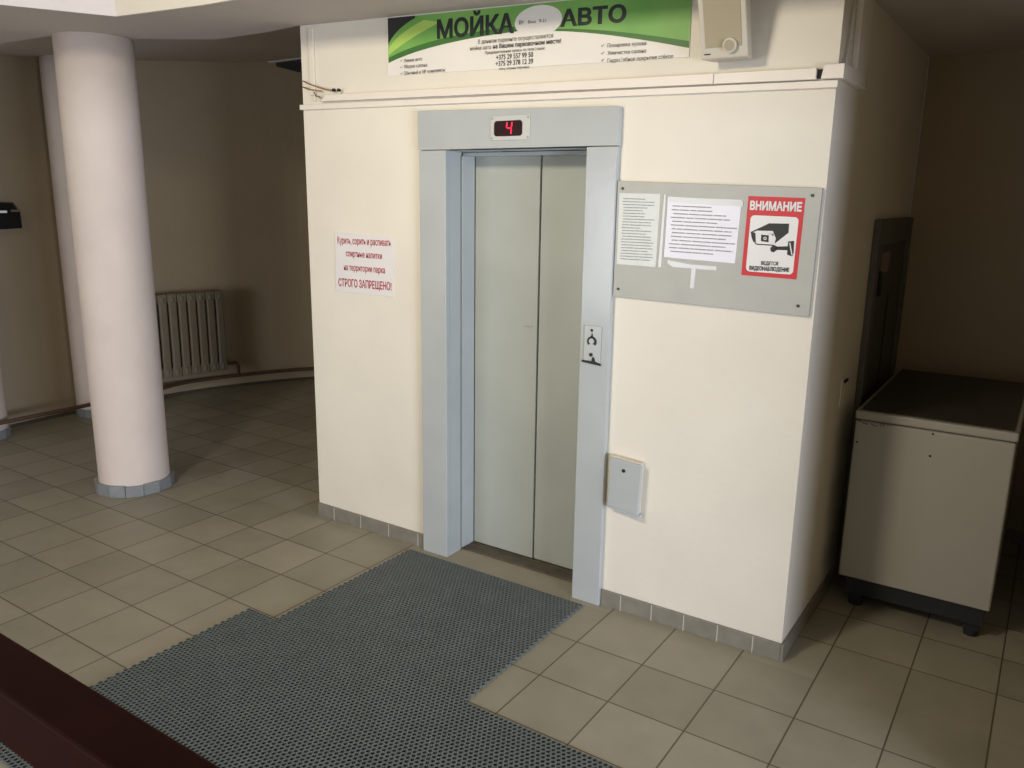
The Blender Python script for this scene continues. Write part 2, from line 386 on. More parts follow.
def radiator():
    y0, y1, ns = .86, 1.745, 9
    A = Vector((-5.86, .86, 0)); B = Vector((-5.70, 1.61, 0)); ax = (B-A); L = ax.length; ax.normalize(); nr = Vector((ax.y, -ax.x, 0))
    if nr.x < 0: nr = -nr
    A = A + nr*.0; 
    t = empty('cast_iron_radiator', tuple((A+B)/2), 'old ribbed cast iron radiator on the curved hall wall behind the large column', 'radiator')
    st = L/ns
    for k in range(ns):
        c = A + ax*(st*(k+.5))
        mb = MB()
        for off in (.045, .115):
            p = c+nr*off
            mb.tube([p+Vector((0,0,.245)), p+Vector((0,0,.27)), p+Vector((0,0,.915)), p+Vector((0,0,.94))], .027, 12)
        # top and bottom chambers and the front web
        for z0, z1 in ((.225,.315),(.885,.965)):
            q = [c-ax*(st*.47)+nr*.02, c+ax*(st*.47)+nr*.02, c+ax*(st*.47)+nr*.135, c-ax*(st*.47)+nr*.135]
            mb.floor_prism([(v.x, v.y) for v in q], z0, z1)
        q = [c-ax*(st*.46)+nr*.125, c+ax*(st*.46)+nr*.125, c+ax*(st*.34)+nr*.142, c-ax*(st*.34)+nr*.146]
        mb.floor_prism([(v.x, v.y) for v in q], .30, .90)
        mb.build('section', M['castiron'], t, bevel=.006)
    for z in (.27,.925):
        mb = MB(); mb.tube([A+nr*.08+Vector((0,0,z)), B+nr*.08+Vector((0,0,z))], .02)
        mb.build('joining_pipe', M['castiron'], t)
    e = B+nr*.06
    mb = MB(); f = e+ax*.135
    mb.tube([e+Vector((0,0,.27)), f+Vector((0,0,.27))+ax*-.03, f+Vector((0,0,.262))+ax*-.01, f+Vector((0,0,.24)), f+Vector((0,0,.142))], .014)
    mb.build('feed_pipe', M['pipe'], t, smooth=True)
    for s in (.12, L-.12):
        mb = MB(); p = A+ax*s; mb.tube([p-nr*.03+Vector((0,0,.33)), p+nr*.11+Vector((0,0,.33))], .009)
        mb.build('bracket', M['castiron'], t)
    rebase(t, tuple((A+B)/2))
radiator()

# black wall device at the left edge
t = empty('wall_device', (-5.9,-.08,1.65), 'small black box with pale indicator lights, high on the hall wall at the left edge', 'device')
mb = MB(); mb.add([(-5.98,-.2,1.55),(-5.98,.055,1.57),(-5.98,.055,1.74),(-5.98,-.2,1.74),(-5.86,-.2,1.54),(-5.86,.04,1.55),(-5.86,.04,1.67),(-5.86,-.2,1.68),(-5.90,.0,1.735),(-5.90,-.2,1.745)],
                  [(0,1,2,3),(4,5,6,7),(7,6,8,9),(9,8,2,3),(0,1,5,4),(1,2,8,6,5),(0,4,7,9,3)])
mb.build('housing', M['dark'], t, bevel=.004)
mb = MB(); mb.box(-5.861,-5.853,-.03,.035,1.672,1.688); mb.build('indicator', mat('pale_strip', (120,112,96), .5), t)
mb = MB(); mb.box(-5.861,-5.853,-.12,-.06,1.665,1.682); mb.build('indicator', M['ledwhite'], t)
rebase(t, (-5.9,-.08,1.65))

# dark duct just under the hall ceiling, left of the shaft
t = empty('ceiling_duct', (-3.1,.6,2.6), 'dark ventilation duct end under the ceiling, behind the left edge of the elevator wall', 'duct')
mb = MB(); mb.wall_prism([(-3.46,2.60),(-3.46,2.632),(-2.69,2.60),(-2.69,2.47),(-3.22,2.545)], .5, .7); mb.build('duct_body', M['dark'], t)
mb = MB(); mb.wall_prism([(-3.50,2.622),(-3.50,2.628),(-2.69,2.632),(-2.69,2.626)], .47, .5); mb.build('duct_flange', M['chrome'], t)
rebase(t, (-3.1,.6,2.6))

# ------------------------------------------------------------------ elevator
t = empty('elevator_portal', (-1.34,-.03,0), 'grey painted steel elevator portal with floor display, closed two-leaf door in the cream wall', 'elevator')
F0 = -.03
mb = MB(); mb.box(-1.873, OX0, F0, -.0005, 0, OZ); mb.box(OX0-.006, OX0, -.0005, .088, 0, OZ)
mb.build('left_jamb', M['steel'], t, bevel=.003)
mb = MB(); mb.box(OX1, -.825, F0, -.0005, 0, OZ); mb.box(OX1, OX1+.006, -.0005, .09, 0, OZ)
mb.build('right_jamb', M['steel'], t, bevel=.003)
mb = MB(); x0, z0 = W(417,111,F0); x1, z1 = W(619,106,F0)
mb.wall_prism([(-1.876,OZ+.003),(-.822,OZ+.003),(-.822,z1),(-1.876,z0)], F0-.004, -.0005); mb.box(OX0, OX1, -.0005, .09, OZ-.004, OZ-.0005)
mb.build('lintel', M['steel'], t, bevel=.003)
mb = MB(); mb.box(OX0-.008, OX0+.004, .096, .197, .012, OZ-.02); mb.box(OX1-.004, OX1+.008, .096, .197, .012, OZ-.02)
mb.build('inner_frame', M['steel'], t, bevel=.002)
mb = MB(); mb.box(OX0+.003, OX1-.003, .10, .20, OZ-.022, OZ-.006); mb.build('header', M['steel'], t)
xm = P(537,350,'y',.2).x
mb = MB(); mb.box(OX0+.005, xm-.003, .200, .225, .014, OZ-.02); mb.build('door_leaf', M['doorpaint'], t, bevel=.002)
mb = MB(); mb.box(xm+.004, OX1-.004, .205, .23, .014, OZ-.02); mb.build('door_leaf', M['doorpaint'], t, bevel=.002)
mb = MB(); mb.box(xm-.005, xm+.006, .226, .24, .014, OZ-.02); mb.build('door_seal', M['gap'], t)
mb = MB(); mb.box(OX0+.001, OX1-.001, .10, .26, 0.0005, .012)
mb.box(OX0+.001, OX1-.001, .10, .108, .012, .015); mb.box(OX0+.001, OX1-.001, .178, .184, .012, .015)
mb.build('sill', M['sill'], t, bevel=.001)
mb = MB(); q = [P(524,326,'y',.199), P(533,326,'y',.199)]; mb.box(q[0].x, q[1].x, .1985, .1999, q[0].z-.003, q[0].z+.002); mb.build('scratch', M['print'], t)
# floor display
y = F0-.004
dx0, dx1, dz0, dz1 = -1.452, -1.243, 2.081, 2.184
mb = MB(); mb.box(dx0, dx1, y-.004, y-.0002, dz0, dz1); disp = mb.build('display_plate', M['plate'], t, bevel=.002)
mb = MB()
cx0, cx1, cz0, cz1 = -1.43, -1.282, 2.098, 2.163
r = .014
pts = []
for (ux, uz, a0) in ((cx1-r,cz1-r,0),(cx0+r,cz1-r,90),(cx0+r,cz0+r,180),(cx1-r,cz0+r,270)):
    for k in range(6):
        a = math.radians(a0+18*k); pts.append((ux+r*math.cos(a), uz+r*math.sin(a)))
mb.wall_prism(pts, y-.007, y-.0042); mb.build('display_window', M['led'], disp)
def seg4():
    mb = MB(); bx, bz, w_, h_ = -1.366, 2.105, .026, .052; sl = .006; th = .005
    def bar(xa, za, xb, zb):
        d = Vector((xb-xa, zb-za)).normalized()*1; n_ = Vector((-d.y, d.x))*th/2
        mb.wall_prism([(xa+n_.x,za+n_.y),(xb+n_.x,zb+n_.y),(xb-n_.x,zb-n_.y),(xa-n_.x,za-n_.y)], y-.0078, y-.0071)
    bar(bx+sl/2, bz+h_/2+.003, bx+sl, bz+h_-.002); bar(bx+sl/2+.004, bz+h_/2, bx+w_+sl/2-.004, bz+h_/2)
    bar(bx+w_+sl/2, bz+h_/2+.003, bx+w_+sl, bz+h_-.002); bar(bx+w_, bz+.002, bx+w_+sl/2, bz+h_/2-.003)
    mb.build('red_digit', M['ledred'], disp)
seg4()
for sx in (dx0+.01, dx1-.01):
    for sz in (dz0+.01, dz1-.01):
        mb = MB(); mb.cyl((sx, y-.0055, sz), 'y', .005, .002, 12); mb.build('screw', M['print'], disp)
# call panel on the right jamb
cp0, cp1, cq0, cq1 = -.945, -.861, 1.138, 1.301
mb = MB(); mb.box(cp0, cp1, F0-.006, F0-.0002, cq0, cq1); cop = mb.build('call_panel', M['chrome'], t, bevel=.002)
def ring(mb, cx, cz, r0_, r1_, a0, a1, y0, y1, n=14):
    pts = [(cx+r1_*math.cos(math.radians(a0+(a1-a0)*k/n)), cz+r1_*math.sin(math.radians(a0+(a1-a0)*k/n))) for k in range(n+1)]
    pts += [(cx+r0_*math.cos(math.radians(a1-(a1-a0)*k/n)), cz+r0_*math.sin(math.radians(a1-(a1-a0)*k/n))) for k in range(n+1)]
    for k in range(n):
        mb.wall_prism([pts[k], pts[k+1], pts[2*n-k], pts[2*n+1-k]], y0, y1)
yy = F0-.006
mb = MB(); mb.cyl((-.905, yy-.006, 1.235), 'y', .012, .006, 20); mb.build('call_button', M['chrome'], cop)
mb = MB(); ring(mb, -.905, 1.233, .013, .023, -45, 225, yy-.003, yy-.0001); mb.wall_prism([(-.911,1.25),(-.899,1.25),(-.905,1.272)], yy-.003, yy-.0001)
mb.build('button_surround', M['black'], cop)
mb = MB(); mb.cyl((-.907, yy-.004, 1.282), 'y', .006, .004, 14); mb.build('screw', M['dark'], cop)
mb = MB(); mb.cyl((-.907, yy-.005, 1.175), 'y', .008, .005, 14); mb.build('screw', M['dark'], cop)
mb = MB(); mb.wall_prism([(-.951,1.139),(-.858,1.131),(-.858,1.140),(-.885,1.147),(-.892,1.165),(-.899,1.165),(-.903,1.147),(-.951,1.148)], yy-.004, yy-.0001)
mb.build('burnt_edge', M['black'], cop)
mb = MB(); mb.box(OX0+.001, OX1-.001, -.072, .0995, .0004, .004); mb.build('threshold_slab', mat('threshold_tile', (156,148,128), .45, noise=.1), t)
rebase(t, (-1.34,-.03,0))

# ------------------------------------------------------------------ lettering helper
def lettering(name, body, pL, pR, h, y, mt, parent, bold=0.0, caps=None, flip=None):
    cu = bpy.data.curves.new(name, 'FONT'); cu.body = body; cu.size = 1; cu.resolution_u = 3
    cu.extrude = .02
    if bold: cu.bevel_depth = bold; cu.bevel_resolution = 0
    to = bpy.data.objects.new(name+'_tmp', cu); COL.objects.link(to)
    dg = bpy.context.evaluated_depsgraph_get(); dg.update()
    me = bpy.data.meshes.new_from_object(to.evaluated_get(dg)); bpy.data.objects.remove(to)
    xs = [v.co.x for v in me.vertices]; x0, x1 = min(xs), max(xs)
    zm = max(abs(v.co.z) for v in me.vertices)
    cap = .73 + 2*bold
    L_ = Vector((pL[0], 0, pL[1])); R_ = Vector((pR[0], 0, pR[1])); U = (R_-L_)/(x1-x0); V = Vector((0,0,h/cap))
    for v in me.vertices:
        q = L_ + U*(v.co.x-x0) + V*(v.co.y+bold); v.co = (q.x, y-v.co.z/zm*.0002, q.z)
    me.materials.clear(); me.materials.append(mt); me.name = name
    o = bpy.data.objects.new(name, me); COL.objects.link(o); o.parent = parent
    return o
def pxlet(name, body, xl, yl, xr, yr, hpx, y, mt, parent, bold=0.0):
    pL = W(xl, yl, y); pR = W(xr, yr, y); top = W(xl, yl-hpx, y); h = top[1]-pL[1]
    return lettering(name, body, pL, pR, h, y, mt, parent, bold)

# ------------------------------------------------------------------ banner
t = empty('car_wash_banner', (-1.3,0,2.4), 'green and white car wash banner with black lettering, high on the wall above the elevator', 'banner')
yb = -.004
bl = W(388,76,yb); br = W(689,57,yb); tl = (W(387,21,yb)[0], z_soffit(-2.07)-.004); tr = (br[0]-.003, z_soffit(-.55)-.004)
mb = MB(); mb.wall_prism([bl, br, tr, tl], yb, -.0005); pan = mb.build('vinyl_sheet', M['banner'], t)
def pp(l, y): return [W(a, b, y) for a, b in l]
def clipz(pts):  # keep print on the sheet
    return [(x, min(z, z_soffit(x)-.006)) for x, z in pts]
def curvept(a, b, c, n=10):
    return [((1-u)**2*a[0]+2*u*(1-u)*b[0]+u*u*c[0], (1-u)**2*a[1]+2*u*(1-u)*b[1]+u*u*c[1]) for u in [i/n for i in range(n+1)]]
y1 = yb-.0006
left = curvept((388.5,63),(430,42),(520,31)) + [(566,30)]
right = curvept((552,31),(600,31),(689,48))
top = [(690,-6),(620,-4),(566,0),(539,4),(480,10),(388,21)]
mb = MB(); poly = clipz(pp(left[:-1]+right[1:]+top, y1))
# split into quads from lower edge to the top edge for clean faces
low = left[:-1]+right[1:]
def topy(x): return (z_soffit(x)-.006)
lw = pp(low, y1)
for i in range(len(lw)-1):
    a_, b_ = lw[i], lw[i+1]
    mb.wall_prism([a_, b_, (b_[0], topy(b_[0])), (a_[0], topy(a_[0]))], y1, yb-.0001)
mb.build('green_swoosh', M['green'], pan)
y2 = yb-.0010
mb = MB(); up_ = curvept((388.5,58),(430,35),(520,26)); dn = curvept((388.5,63),(430,42),(520,31))
mb2 = pp(up_, y2); mb3 = pp(dn, y2)
for i in range(len(mb2)-1): mb.wall_prism([mb3[i], mb3[i+1], mb2[i+1], mb2[i]], y2, y1-.0001)
mb.build('deep_green_edge', M['deepgreen'], pan); mb = MB()
mb2 = pp(curvept((556,29),(600,27),(689,41)), y2); mb3 = pp(curvept((556,31),(600,31),(689,48)), y2)
for i in range(len(mb2)-1): mb.wall_prism([mb3[i], mb3[i+1], mb2[i+1], mb2[i]], y2, y1-.0001)
mb.build('deep_green_edge', M['deepgreen'], pan)
mb = MB(); a1_ = pp(curvept((389,48),(398,33),(424,20)), y2); a2_ = pp(curvept((389,55),(406,40),(440,22)), y2)
a1_ = clipz(a1_); a2_ = clipz(a2_)
for i in range(len(a1_)-1): mb.wall_prism([a2_[i], a2_[i+1], a1_[i+1], a1_[i]], y2, y1-.0001)
mb.build('lime_streak', M['lime'], pan)
mb = MB(); cc = pp(curvept((388.2,45),(395,29),(415,18)), y2); crn = (cc[0][0], topy(cc[0][0]))
for i in range(len(cc)-1):
    a_, b_ = cc[i], cc[i+1]
    if topy(b_[0]) - b_[1] > .002 or True:
        za = min(a_[1], topy(a_[0])-.0005); zb = min(b_[1], topy(b_[0])-.0005)
        mb.wall_prism([(a_[0],za),(b_[0],zb),(b_[0],topy(b_[0])),(a_[0],topy(a_[0]))], y2-.0002, y1-.0001)
mb.build('black_corner', M['bannerblack'], pan)
y3 = yb-.0014
ce = W(538,21,y3); ex, ez = .118, .062; mb = MB()
pts = [(ce[0]+ex*math.cos(k*math.pi/20), min(ce[1]+ez*math.sin(k*math.pi/20)-.0*k, topy(ce[0])-.003)) for k in range(40)]
mb.wall_prism(pts, y3, y2-.0003); mb.build('white_oval', M['banner'], pan)
yt = yb-.0020
pxlet('lettering', 'МОЙКА', 437, 39, 514, 33, 19.5, yt, M['black'], pan, .035)
pxlet('lettering', 'АВТО', 560, 27, 626, 22, 17.5, yt, M['black'], pan, .035)
pxlet('lettering', 'Вт', 519, 24.5, 524, 24, 4, yt, M['printdark'], pan, .02)
pxlet('lettering', 'Вых', 528, 23.5, 536, 23, 3, yt, M['printdark'], pan, .02)
pxlet('lettering', '9-21', 539, 22.5, 546, 22, 3.5, yt, M['printdark'], pan, .01)
pxlet('lettering', 'В данном паркинге осуществляется', 478, 44, 553, 37.5, 4.4, yt, M['printdark'], pan)
pxlet('lettering', 'мойка авто', 470, 50.5, 491, 49, 4, yt, M['printdark'], pan)
pxlet('lettering', 'на Вашем парковочном месте!', 493, 48.8, 561, 43, 4.6, yt, M['black'], pan, .02)
pxlet('lettering', 'Предварительная запись по телефонам:', 485, 54.3, 545, 49.5, 3, yt, M['printdark'], pan)
pxlet('lettering', '+375 29 557 99 50', 496, 60, 533, 57, 5.3, yt, M['black'], pan, .012)
pxlet('lettering', '+375 29 378 12 39', 495.5, 66.3, 533, 63.5, 5.3, yt, M['black'], pan, .012)
pxlet('lettering', 'или у охраны паркинга', 499, 70, 529, 68, 2.6, yt, M['printdark'], pan)
pxlet('lettering', 'Химия авто', 404, 62.5, 422, 60.5, 3.6, yt, M['printdark'], pan)
pxlet('lettering', 'Уборка салона', 404, 68.5, 427, 66.5, 3.6, yt, M['printdark'], pan)
pxlet('lettering', 'Обычный и VIP комплексы', 404, 75, 445, 71.5, 3.6, yt, M['printdark'], pan)
for a_, b_ in ((400,62),(400,68.5),(400,75)): pxlet('tick_mark', '✓', a_, b_, a_+2.5, b_-.2, 3, yt, M['printdark'], pan)
pxlet('lettering', 'Полировка кузова', 607.5, 47.5, 646, 45, 4, yt, M['printdark'], pan)
pxlet('lettering', 'Химчистка салона', 607.5, 55, 646, 52.5, 4, yt, M['printdark'], pan)
pxlet('lettering', 'Гидрофобное покрытие стёкол', 607.5, 62.5, 673, 58, 4, yt, M['printdark'], pan)
for a_, b_ in ((601,47.5),(601,55),(601,62)): pxlet('tick_mark', '✓', a_, b_, a_+3, b_-.2, 4, yt, M['black'], pan)
rebase(t, (-1.3,0,2.4))

# ------------------------------------------------------------------ loudspeaker
def loudspeaker():
    t = empty('wall_speaker', (-.37,0,2.34), 'white wall loudspeaker with beige grille, to the right of the green banner', 'speaker')
    zb, zt = 2.337, 2.585
    def yf(z): return -.105 - (z-zb)*.37       # the box leans forward
    x0, x1 = -.462, -.286
    def slab_(xa, xb, za, zc, d0, d1):
        return [(xa,yf(za)-d0,za),(xb,yf(za)-d0,za),(xb,yf(zc)-d0,zc),(xa,yf(zc)-d0,zc),
                (xa,yf(za)+d1,za),(xb,yf(za)+d1,za),(xb,yf(zc)+d1,zc),(xa,yf(zc)+d1,zc)]
    FS = [(0,1,2,3),(7,6,5,4),(0,4,5,1),(1,5,6,2),(2,6,7,3),(3,7,4,0)]
    mb = MB(); vs = slab_(x0, x1, zb, zt, 0, .085); 
    for i in (4,7): vs[i] = (vs[i][0]+.02, vs[i][1], vs[i][2])
    for i in (5,6): vs[i] = (vs[i][0]-.012, vs[i][1], vs[i][2])
    mb.add(vs, FS); mb.build('cabinet', M['white'], t, bevel=.006, seg=3)
    mb = MB(); mb.add(slab_(x0+.022, x1-.02, zb+.036, zt-.012, .003, .001), FS); mb.build('grille', M['grille'], t, bevel=.001)
    kx, kz = -.347, 2.378
    mb = MB(); n = Vector((0,-1,-.37)).normalized(); c = Vector((kx, yf(kz)-.003, kz))
    mb.tube([c, c+n*.012], .026, 28); mb.build('tweeter_ring', M['white'], t, bevel=.003)
    mb = MB(); mb.tube([c+n*.0121, c+n*.0126], .019, 24); mb.build('tweeter_dome', M['grille'], t)
    mb = MB(); mb.add(slab_(-.447, -.423, 2.351, 2.355, .0015, .0), FS); mb.build('maker_badge', M['black'], t)
    mb = MB(); mb.box(-.40, -.345, -.1, -.0005, 2.43, 2.49); mb.build('bracket', M['white'], t, bevel=.003)
    rebase(t, (-.37,0,2.34))
loudspeaker()

# ------------------------------------------------------------------ trunking
def strip(pL, pR, pLb, pRb, y0, y1):
    mb = MB(); mb.wall_prism([pLb, pRb, pR, pL], y0, y1); return mb
t = empty('cable_trunking', (-1.3,0,2.3), 'upper white cable trunking under the banner, its end piece wrapped round the corner', 'trunking')
ya = -.026
def uz(x): return 2.330 - (x+2.47)*(2.330-2.293)/2.47
def lz(x): return 2.300 - (x+2.54)*(2.300-2.254)/2.54
mb = MB(); xe = W(816,75,ya)[0]
mb.wall_prism([(-2.535,lz(-2.535)),(-.44,lz(-.44)),(-.44,uz(-.44)),(-2.49,uz(-2.49))], ya, -.0005); mb.build('trunking_length', M['trunk'], t, bevel=.002)
mb = MB(); mb.wall_prism([(-.438,lz(-.438)),(xe,lz(xe)),(xe,uz(xe)),(-.438,uz(-.438))], ya, -.0005); mb.build('trunking_length', M['trunk'], t, bevel=.002)
xg = W(822,75,ya)[0]
mb = MB(); mb.wall_prism([(xe,lz(xe)+.005),(xg+.01,lz(xg)+.005),(xg+.01,uz(xg)-.004),(xe,uz(xe)-.004)], ya+.012, -.0005); mb.build('open_joint', M['gap'], t)
mb = MB(); mb.wall_prism([(xg-.003,2.256),(.028,2.253),(.028,2.302),(xg+.006,2.302)], -.030, -.0005)
mb.box(.0005, .028, -.0005, .34, 2.256, 2.304); mb.build('corner_piece', M['trunk'], t, bevel=.002)
mb = MB(); mb.box(.006, .0275, .34, .342, 2.262, 2.298); mb.build('open_end', M['gap'], t)
rebase(t, (-1.3,0,2.3))
mb = MB(); p0 = W(299,105,-.02); p1 = W(299,109,-.02); p2 = W(837,80,-.02); p3 = W(837,87.5,-.02)
z = [2.294, 2.266, 2.251, 2.226]
mb.wall_prism([(p1[0],2.266),(p3[0],2.226),(p3[0],2.2505),(p1[0],2.292)], -.016, -.0005)
tag(mb.build('cable_trunking', M['trunk'], bevel=.002), 'lower, thinner white cable trunking strip running the full width of the elevator wall', 'trunking')
# vertical trunking on the shaft's side wall
mb = MB(); mb.box(.0005, .022, .19, .36, 2.3045, 2.595)
tag(mb.build('vertical_trunking', M['trunk'], bevel=.003), 'vertical cable duct on the dark side wall, rising from the trunking corner piece', 'trunking')
mb = MB(); q0 = P(837,62,'x',.012); q1 = P(843,35,'x',.014); q2 = P(847,0,'x',.014)
pts = [(.012,.05,2.304),(.013,.065,2.34),(.013,.085,2.40),(.013,.10,2.48),(.013,.108,2.596)]
mb.tube(pts, .004, 8); tag(mb.build('loose_cable', M['white'], smooth=True), 'thin white cable rising along the wall corner from the trunking end piece', 'cable')
# thin vertical conduit and wires at the left end
mb = MB(); xa = W(309,60,-.01)[0]; mb.box(xa, xa+.035, -.012, -.0005, 2.335, 2.66); mb.box(xa+.02, xa+.035, -.012,-.0005, 2.305, 2.335)
tag(mb.build('vertical_conduit', M['wall'], bevel=.003), 'narrow cream conduit running down from the ceiling at the left end of the elevator wall', 'conduit')
t = empty('stray_wire', (-2.6,-.01,2.35), 'pair of stray tan wires hanging round the left corner of the elevator wall', 'wire')
for pl_ in ([(303,81),(312,85),(325,89),(334,91)], [(303,87),(312,90),(322,91)], [(314,92),(316,96),(320,97)]):
    mb = MB(); mb.tube([P(a, b, 'y', -.018) for a, b in pl_], .0035, 8); mb.build('wire', M['wire'], t, smooth=True)
for a, b in ((333,90),(338,90)):
    mb = MB(); c = P(a, b, 'y', -.03); mb.cyl(c, 'y', .008, .012, 12); mb.build('wire_end', M['gap'], t)
rebase(t, (-2.6,-.01,2.35))

# ------------------------------------------------------------------ prohibition sign
t = empty('notice_sign', (-2.27,0,1.33), 'white notice with crimson lettering on the wall to the left of the elevator', 'sign')
ys = -.005
q = [W(335,232,ys), W(393,238,ys), W(393,297,ys), W(336,291,ys)]
mb = MB(); mb.wall_prism([q[3],q[2],q[1],q[0]], ys, -.0005); sg = mb.build('sign_panel', M['signwhite'], t)
pxlet('lettering', 'Курить, сорить и распивать', 337.5, 243.5, 391, 246.3, 7, ys-.001, M['crimson'], sg, .012)
pxlet('lettering', 'спиртные напитки', 346, 256.3, 382, 259.3, 6.5, ys-.001, M['crimson'], sg, .012)
pxlet('lettering', 'на территории парка', 344, 270, 385, 273.5, 6.5, ys-.001, M['crimson'], sg, .012)
pxlet('lettering', 'СТРОГО ЗАПРЕЩЕНО!', 338.5, 286, 391.5, 290.5, 8, ys-.001, M['crimson'], sg, .02)
rebase(t, (-2.27,0,1.33))

# ------------------------------------------------------------------ notice board
yB = -.020
t = empty('notice_board', (-.42,0,1.43), 'grey painted metal notice board screwed to the wall right of the elevator', 'board')
q = [W(615,181,yB), W(822.5,188,yB), W(808.5,317,yB), W(612.5,296,yB)]
q[0] = (-.822, q[0][1]); q[3] = (-.822, q[3][1])
mb = MB(); mb.wall_prism([q[3],q[2],q[1],q[0]], yB, -.0005); mb.build('board_panel', M['board'], t, bevel=.002)
for a, b in ((622.5,188.5),(812.5,195.5),(798,306),(618,289)):
    c = P(a, b, 'y', yB-.003); mb = MB(); mb.cyl((c.x, yB-.003, c.z), 'y', .006, .0028, 14); mb.build('screw', M['screw'], t)
rebase(t, (-.42,0,1.43))
def rows(mb, quad, n, y, lo=.05, hi=.95, f0=.06, f1=.95, th=.35, gap=.10):
    # rows of small word-like blocks inside a quad (bl, br, tr, tl)
    bl_, br_, tr_, tl_ = [Vector(v) for v in quad]
    def pt(u, v): return bl_*(1-u)*(1-v)+br_*u*(1-v)+tr_*u*v+tl_*(1-u)*v
    for i in range(n):
        v = f1-(f1-f0)*(i+.5)/n; dv = (f1-f0)/n*th
        u = lo+(random.random()*.04); end = hi-(random.random()*.10 if random.random() < .6 else random.random()*.45)
        while u < end:
            w_ = min(random.uniform(.06,.24), end-u+.01)
            a = [pt(u,v-dv/2), pt(u+w_,v-dv/2), pt(u+w_,v+dv/2), pt(u,v+dv/2)]
            mb.wall_prism([(p.x,p.y) for p in a], y-.0004, y-.00005); u += w_+random.uniform(.006,.016)
# laminated sheet
y = yB-.0015
t = empty('laminated_notice', (-.75,yB,1.55), 'narrow laminated sheet of small print at the left side of the grey board', 'notice')
q = [W(616.5,264,y), W(655.5,267,y), W(660.5,194,y), W(619.5,193,y)]
mb = MB(); mb.wall_prism(q, y, yB-.0001); mb.build('sheet', M['laminate'], t)
mb = MB(); rows(mb, [W(618.5,262,y), W(653,264,y), W(656,196,y), W(622,195,y)], 22, y, lo=.03, hi=.98, f0=.03, f1=.97, th=.34); mb.build('printed_text', M['print'], t)
mb = MB(); e = [W(664,194.5,y), W(666,194.5,y), W(661,267,y), W(658,267,y)]; mb.wall_prism(e, y-.0006, yB-.0001); mb.build('tape_strip', M['tape'], t)
rebase(t, (-.75,yB,1.55))
t = empty('paper_notice', (-.55,yB,1.57), 'wide white sheet with printed lines, in the middle of the grey board', 'notice')
q = [W(664,257,y), W(735,263.5,y), W(742,200,y), W(668,197,y)]
mb = MB(); mb.wall_prism(q, y-.001, yB-.0001); mb.build('sheet', M['paper'], t)
mb = MB(); rows(mb, [W(666,256,y), W(734,261,y), W(740,204,y), W(670,201,y)], 13, y-.001, lo=.03, hi=.99, th=.30); mb.build('printed_text', M['print'], t)
mb = MB(); e = [W(669,202,y), W(743,206.5,y), W(743.5,201,y), W(669.5,196.5,y)]; mb.wall_prism(e, y-.0022, y-.0016); mb.build('tape_strip', M['tape'], t)
rebase(t, (-.55,yB,1.57))
mb = MB()
mb.wall_prism([W(667,262.5,y), W(673,267,y), W(716,270.5,y), W(716.5,266.5,y), W(690,264.5,y), W(668,260,y)], y, yB-.0001)
mb.wall_prism([W(689.5,288,y), W(693.8,288.5,y), W(696,268,y), W(691.5,268,y)], y-.0004, yB-.0001)
tag(mb.build('tape_remnant', M['tape']), 'T-shaped remnant of clear tape on the grey board below the wide white paper', 'tape')

# ------------------------------------------------------------------ video surveillance sign
t = empty('camera_warning_sign', (-.17,yB,1.56), 'red and white video surveillance warning sign with a black camera picture on the grey board', 'sign')
y = yB-.0012
SG = dict(tl=W(748.5,196,y), tr=W(805.5,198,y), br=W(796.5,279.5,y), bl=W(741.3,275,y))
def sp(u, v):  # u 0..1 to the right, v 0..1 upwards
    bl_, br_, tr_, tl_ = [Vector(SG[k]) for k in ('bl','br','tr','tl')]
    p = bl_*(1-u)*(1-v)+br_*u*(1-v)+tr_*u*v+tl_*(1-u)*v; return (p.x, p.y)
def zp(x, y_): # from the 549x768 enlargement of (730,185)-(830,325)
    return W(730+x/5.49, 185+y_/5.486, y)
mb = MB(); mb.wall_prism([sp(0,0),sp(1,0),sp(1,1),sp(0,1)], y, yB-.0001); pn = mb.build('red_sheet', M['red'], t)
mb = MB(); pts = []
u0_, u1_, v0_, v1_ = .075, .925, .055, .765; rx, rz = .07, .05
for cu_, cv_, a0 in ((u1_-rx,v1_-rz,0),(u0_+rx,v1_-rz,90),(u0_+rx,v0_+rz,180),(u1_-rx,v0_+rz,270)):
    for k in range(6):
        a = math.radians(a0+18*k); pts.append(sp(cu_+rx*math.cos(a), cv_+rz*math.sin(a)))
mb.wall_prism(pts, y-.0005, y-.00005); wp = mb.build('white_field', M['signwhite'], pn)
y5 = y-.0009
def poly(name, l, mt, d=0):
    mb = MB(); mb.wall_prism([zp(a,b) for a, b in l], y5-d, y5-d+.0003); return mb.build(name, mt, wp)
# camera picture
poly('camera_hood', [(112,258),(178,228),(215,210),(325,212),(322,262),(245,322),(252,292),(236,252),(150,250),(118,262)], M['black'])
poly('camera_hood', [(114,256),(140,262),(142,318),(128,312),(118,285)], M['black'])
poly('camera_face', [(140,262),(240,268),(232,325),(150,316)], M['signwhite'], .0004)
poly('camera_outline', [(138,318),(152,322),(240,328),(243,334),(150,328),(136,322)], M['black'], .0004)
poly('camera_lens', [(172,272),(214,276),(212,314),(170,308)], M['black'], .0008)
mb = MB(); c = zp(193,293); ring(mb, c[0], c[1], .0035, .006, 0, 360, y5-.0015, y5-.0012); mb.build('lens_ring', M['signwhite'], wp)
poly('camera_joint', [(222,345),(240,328),(258,336),(256,358),(240,370),(224,364)], M['black'], .0008)
poly('camera_arm', [(252,338),(318,336),(318,358),(254,356)], M['black'], .0008)
poly('camera_mount', [(320,310),(352,306),(350,372),(342,392),(314,382)], M['black'], .0008)
poly('mount_highlight', [(326,318),(332,316),(344,384),(338,386)], M['signwhite'], .0012)
